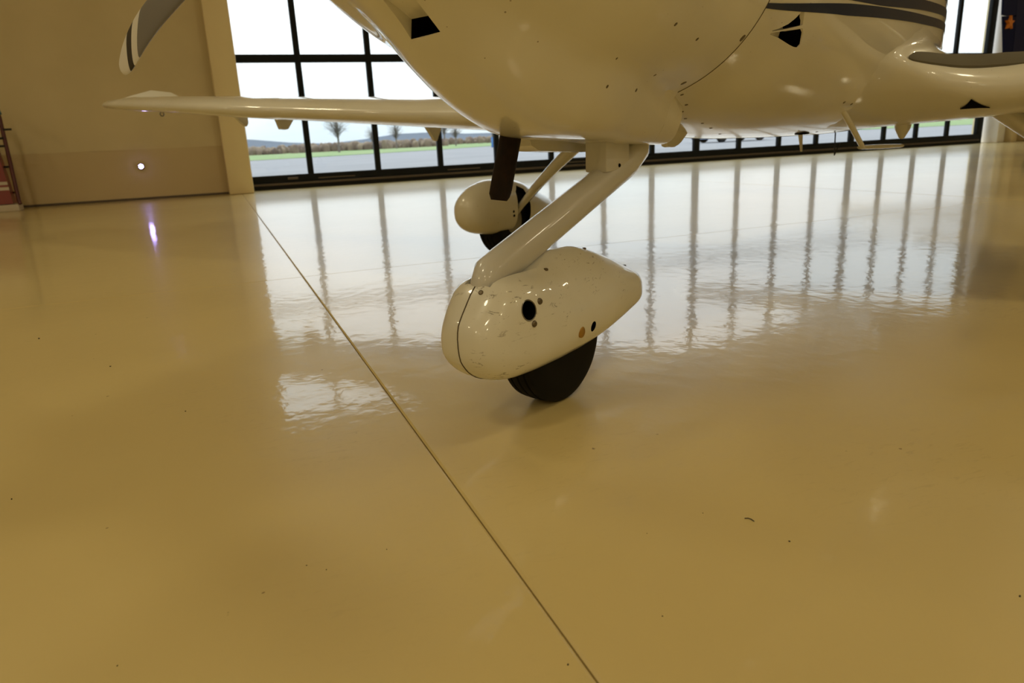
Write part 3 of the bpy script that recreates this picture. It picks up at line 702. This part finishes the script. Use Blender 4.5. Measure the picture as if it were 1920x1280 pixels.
# ================================================================== tail of another airplane at the right edge
T2 = tag(empty('parked_airplane', (6.58, 10.0, 0), math.radians(30)), 'dark navy tail fin with an orange star behind the near wing', 'airplane')
r = []
for z, x0, x1 in ((1.05, .30, 1.55), (1.62, .22, 1.62), (1.625, .12, 1.65), (2.3, .03, 1.9), (2.75, .12, 1.75)): pass
rud = []
for z, x0, x1 in ((1.12, .25, .30), (1.54, .127, .265), (1.945, .0, .235)):
    rud.append([(x0, -.012, z), (x1, -.05, z), (x1, .05, z), (x0, .012, z)])
G().loft(rud).obj('rudder', NAVYT, T2, True, 30)
G().loft([[(-.015, -.012, 1.96), (.235, -.05, 1.96), (.235, .05, 1.96), (-.015, .012, 1.96)], [(-.12, -.012, 2.55), (.17, -.04, 2.55), (.17, .04, 2.55), (-.12, .012, 2.55)]]).obj('rudder_horn', NAVYT, T2, True, 30)
G().loft([[(.308, -.05, 1.1), (1.5, -.05, 1.1), (1.5, .05, 1.1), (.308, .05, 1.1)], [(.243, -.05, 1.95), (1.05, -.04, 1.95), (1.05, .04, 1.95), (.243, .05, 1.95)], [(.18, -.04, 2.53), (.68, -.03, 2.53), (.68, .03, 2.53), (.18, .04, 2.53)]]).obj('fin', NAVYT, T2, True, 30)
G().loft([[(x, h * math.cos(t), zc + h * 1.15 * math.sin(t)) for t in [2 * math.pi * k / 24 for k in range(24)]] for x, h, zc in ((.40, .05, 1.12), (.8, .14, 1.12), (2.2, .34, 1.15), (3.6, .52, 1.2), (4.6, .58, 1.25), (5.6, .48, 1.15), (6.4, .34, 1.1), (6.8, .12, 1.08))]).obj('fuselage', WHITE, T2, True, 40)
for sgn in (-1, 1):
    G().loft([[(3.4 + x * 1.3, sgn * s, .85 + s * .08 + y * 1.3) for x, y in foil(10)] for s in (.3, 4.6)]).obj('wing', WHITE, T2, True, 40)
    lgo = G().tube([(4.1, sgn * .5, .8), (4.1, sgn * 1.2, .25)], .03, 8).obj('gear_leg', WHITE, T2)
    make_tyre('tyre', .2, .07, T2, (4.1, sgn * 1.25, .2), 0)
    G().loft([[(.9 + x * .6, sgn * s, 1.2 + y * .6) for x, y in foil(10)] for s in (.1, 1.4)]).obj('tailplane', WHITE, T2, True, 40)
G().tube([(6.0, 0, .9), (6.05, 0, .2)], .03, 8).obj('gear_leg', WHITE, T2)
make_tyre('tyre', .17, .06, T2, (6.05, 0, .17), 0)
sv = []
for i in range(10):
    t = math.pi / 2 + math.pi * i / 5; rr = .088 if i % 2 == 0 else .034
    sv.append((.115 + rr * math.cos(t), 1.865 + rr * math.sin(t)))
G().loft([[(x, -.062, z) for x, z in sv], [(x, -.02, z) for x, z in sv]]).obj('star_emblem', GOLD, T2, False)
# ================================================================== outdoors
def flat(name, pts, z, m, th=.3):
    n = len(pts); v = [(*hw(x, y, z),) for x, y in pts] + [(*hw(x, y, z - th),) for x, y in pts]
    f = [tuple(range(n)), tuple(range(2 * n - 1, n - 1, -1))] + [(i, i + n, (i + 1) % n + n, (i + 1) % n) for i in range(n)]
    return struct(obj(name, v, f, m, None, False))
flat('tarmac', [(-150, DOOR_N + .5), (170, DOOR_N + .5), (170, 400), (-150, 400)], -.03, TARMAC)
edge = [(-150, 50), (-40, 54), (2.6, 57.4), (10.5, 61), (20, 67), (30, 79), (38, 95), (50, 84), (56, 56), (62, 50), (90, 46), (170, 44)]
flat('grass_verge', edge + [(400, 420), (-300, 420)], .0, GRASS)
# hedge of brown scrub along the far side
hv, hf = [], []
def scrub(w0, w1, n, h, dn, cnt):
    for i in range(cnt):
        w = random.uniform(w0, w1); y = n + random.uniform(-dn, dn); hh = h * random.uniform(.5, 1.1); r = hh * random.uniform(.35, .65)
        k = len(hv); c = hw(w, y, 0)
        for z, q in ((-.1, .9), (.5 * hh, 1.), (.85 * hh, .7)):
            for j in range(6):
                t = j * math.pi / 3 + i; rr = r * q * random.uniform(.8, 1.2); hv.append((c[0] + rr * math.cos(t), c[1] + rr * math.sin(t), z + random.uniform(-.1, .1) * hh * (z > 0)))
        hv.append((c[0], c[1], hh))
        for a in (0, 6):
            for j in range(6): hf.append((k + a + j, k + a + (j + 1) % 6, k + a + 6 + (j + 1) % 6, k + a + 6 + j))
        for j in range(6): hf.append((k + 12 + j, k + 12 + (j + 1) % 6, k + 18))
scrub(-110, 36, 120, 1.3, 7, 1500); scrub(36, 190, 150, 1.4, 9, 900)
hd = obj('hedge', hv, hf, HEDGE, None, True, 60); hd['kind'] = 'stuff'
tag(hd, 'long brown winter hedge along the far side of the airfield', 'hedge')
flv = []
ridge = [(-500 + i * 25, 6.5 + 2.2 * math.sin(i * 1.3) + 1.5 * math.sin(i * .47)) for i in range(57)]
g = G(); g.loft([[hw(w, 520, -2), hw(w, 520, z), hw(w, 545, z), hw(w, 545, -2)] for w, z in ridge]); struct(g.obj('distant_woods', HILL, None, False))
TL = [(14.5, 92, 5.2, 'tallest bare tree, standing alone beyond the second pane'), (22, 108, 3.6, 'small bare tree left of the hinge fairing'), (25.0, 106, 4.2, 'forked bare tree behind the third pane'), (31.5, 98, 3.4, 'low bare tree next to the forked one'), (36, 118, 5.6, 'bare tree just left of the thin door mullion'), (43, 114, 6.0, 'wide bare tree right of the thin door mullion'), (49.5, 130, 5.0, 'twin bare tree beside the wide one'), (57, 140, 4.4, 'bare tree near the blue post')]
def tree(w, n, h, lab):
    r = tag(empty('bare_tree', hw(w, n, 0)), lab, 'tree', 'bare winter trees beyond the airfield')
    G().tube([(0, 0, -.2), (.05, 0, h * .35), (0, .05, h * .85)], [h * .03, h * .022, h * .008], 6).obj('trunk', TWIG, r)
    g = G()
    for i in range(170):
        t, e, rr = random.uniform(0, 6.28), math.asin(random.uniform(-.75, 1)), random.uniform(.55, 1)**.6
        c = Vector((math.cos(t) * math.cos(e) * .36, math.sin(t) * math.cos(e) * .36, .66 + math.sin(e) * .34)) * h * 1.0
        c = Vector((c.x * rr, c.y * rr, h * .6 + (c.z - h * .6) * rr))
        a = Vector((0, 0, min(h * random.uniform(.28, .6), c.z - .05 * h) if c.z > .35 * h else h * .28)); b = a.lerp(c, .55) + Vector((random.uniform(-.05, .05), random.uniform(-.05, .05), .05)) * h
        g.tube([a, b, c], [h * .0032, h * .0022, h * .001], 3)
    g.obj('branches', TWIG, r, False)
for t in TL: tree(*t)
bp = tag(empty('post', hw(23.2, 61.5, 0)), 'small blue post standing at the edge of the tarmac', 'post')
BLUEP = mat('blue_post', (.03, .12, .30), .5)
G().box(-.13, .13, -.1, .1, 0, .80, .02).obj('body', BLUEP, bp); G().box(-.16, .16, -.12, .12, .80, .88, .02).obj('cap', BLUEP, bp)
# blue car on the apron, its lower half shows between belly and door rail
CARP = mat('blue_car_paint', (.05, .09, .17), .3, 0, .6)
car = tag(empty('car', hw(27.2, 34.0, -.03), PSI), 'dark blue car parked outside beyond the glazed door', 'car')
pr = [(-2.1, .2), (-2.1, .75), (-1.3, .95), (-.7, 1.42), (.8, 1.45), (1.5, .98), (2.1, .85), (2.1, .2)]
G().loft([[(x, -.85, z) for x, z in pr], [(x * 1.0, .85, z) for x, z in pr]]).obj('body', CARP, car, True, 20)
G().loft([[(-.68, -.86, .98), (-.6, -.86, 1.36), (.72, -.86, 1.38), (1.25, -.86, .98)], [(-.68, -.80, .98), (-.6, -.80, 1.36), (.72, -.80, 1.38), (1.25, -.80, .98)]]).obj('side_glass', GLASSD, car, False)
for x in (-1.3, 1.3):
    for y in (-.8, .8): make_tyre('wheel', .32, .1, car, (x, y, .32), 0)
# ================================================================== crumbs on the floor
CR = mat('dark_crumb', (.02, .012, .006), .8)
def floor_px(x, y):
    d = fw + rt * ((x - 960) / 1335.8) + up * ((640 - y) / 1335.8); t = -CAM_H / d.z; return Vector((d.x * t, d.y * t, 0))
crumb = None
for x, y, s, lab in ((1480, 1015, 5., 'largest dark crumb on the floor, right of the curled thread'), (725, 1030, 3.5, 'dark crumb on the floor just left of the long joint'), (612, 1068, 3.8, 'squat dark crumb, right one of a close pair on the floor'), (575, 1060, 3.2, 'thin dark crumb, left one of a close pair on the floor'), (348, 771, 3, 'dark crumb on the bare floor left of the window glare'), (73, 635, 4, 'dark crumb near the left edge under the trolley reflection'), (207, 687, 3, 'dark crumb on the left floor below the violet streak'), (1065, 1246, 6, 'brown crumb at the very bottom beside the long joint'), (220, 1248, 4, 'dark crumb in the bottom left corner of the floor'), (1318, 962, 3, 'small crumb left of the curled thread'), (1213, 1000, 2.5, 'lone speck of dirt on the floor below the nose wheel'), (22, 936, 4, 'dark crumb at the far left edge of the floor'), (1912, 1118, 6, 'dark crumb at the far right edge of the floor'), (1242, 1155, 4, 'crumb on the lower floor right of the long joint')):
    p = floor_px(x, y); r = s * p.length / 1335.8 * .55
    if crumb is None:
        bm = bmesh.new(); bmesh.ops.create_icosphere(bm, subdivisions=1, radius=1)
        for v in bm.verts: v.co *= random.uniform(.6, 1.15)
        me = bpy.data.meshes.new('crumb'); bm.to_mesh(me); bm.free(); me.materials.append(CR)
        crumb = me
    o = bpy.data.objects.new('crumb', crumb); COL.objects.link(o); o.location = (p.x, p.y, r * .35); o.scale = (r, r * random.uniform(.5, 1), r * .5); o.rotation_euler = (0, 0, random.uniform(0, 6))
    tag(o, lab, 'crumb', 'crumbs of dirt on the floor')
p = floor_px(1408, 975); th = G().tube([p + Vector((x, y, .0012)) for x, y in ((-.010, .006), (-.003, .006), (.001, .002), (.004, -.006))], .0009, 5).obj('thread', CR)
tag(th, 'short curled dark thread lying on the floor', 'thread')
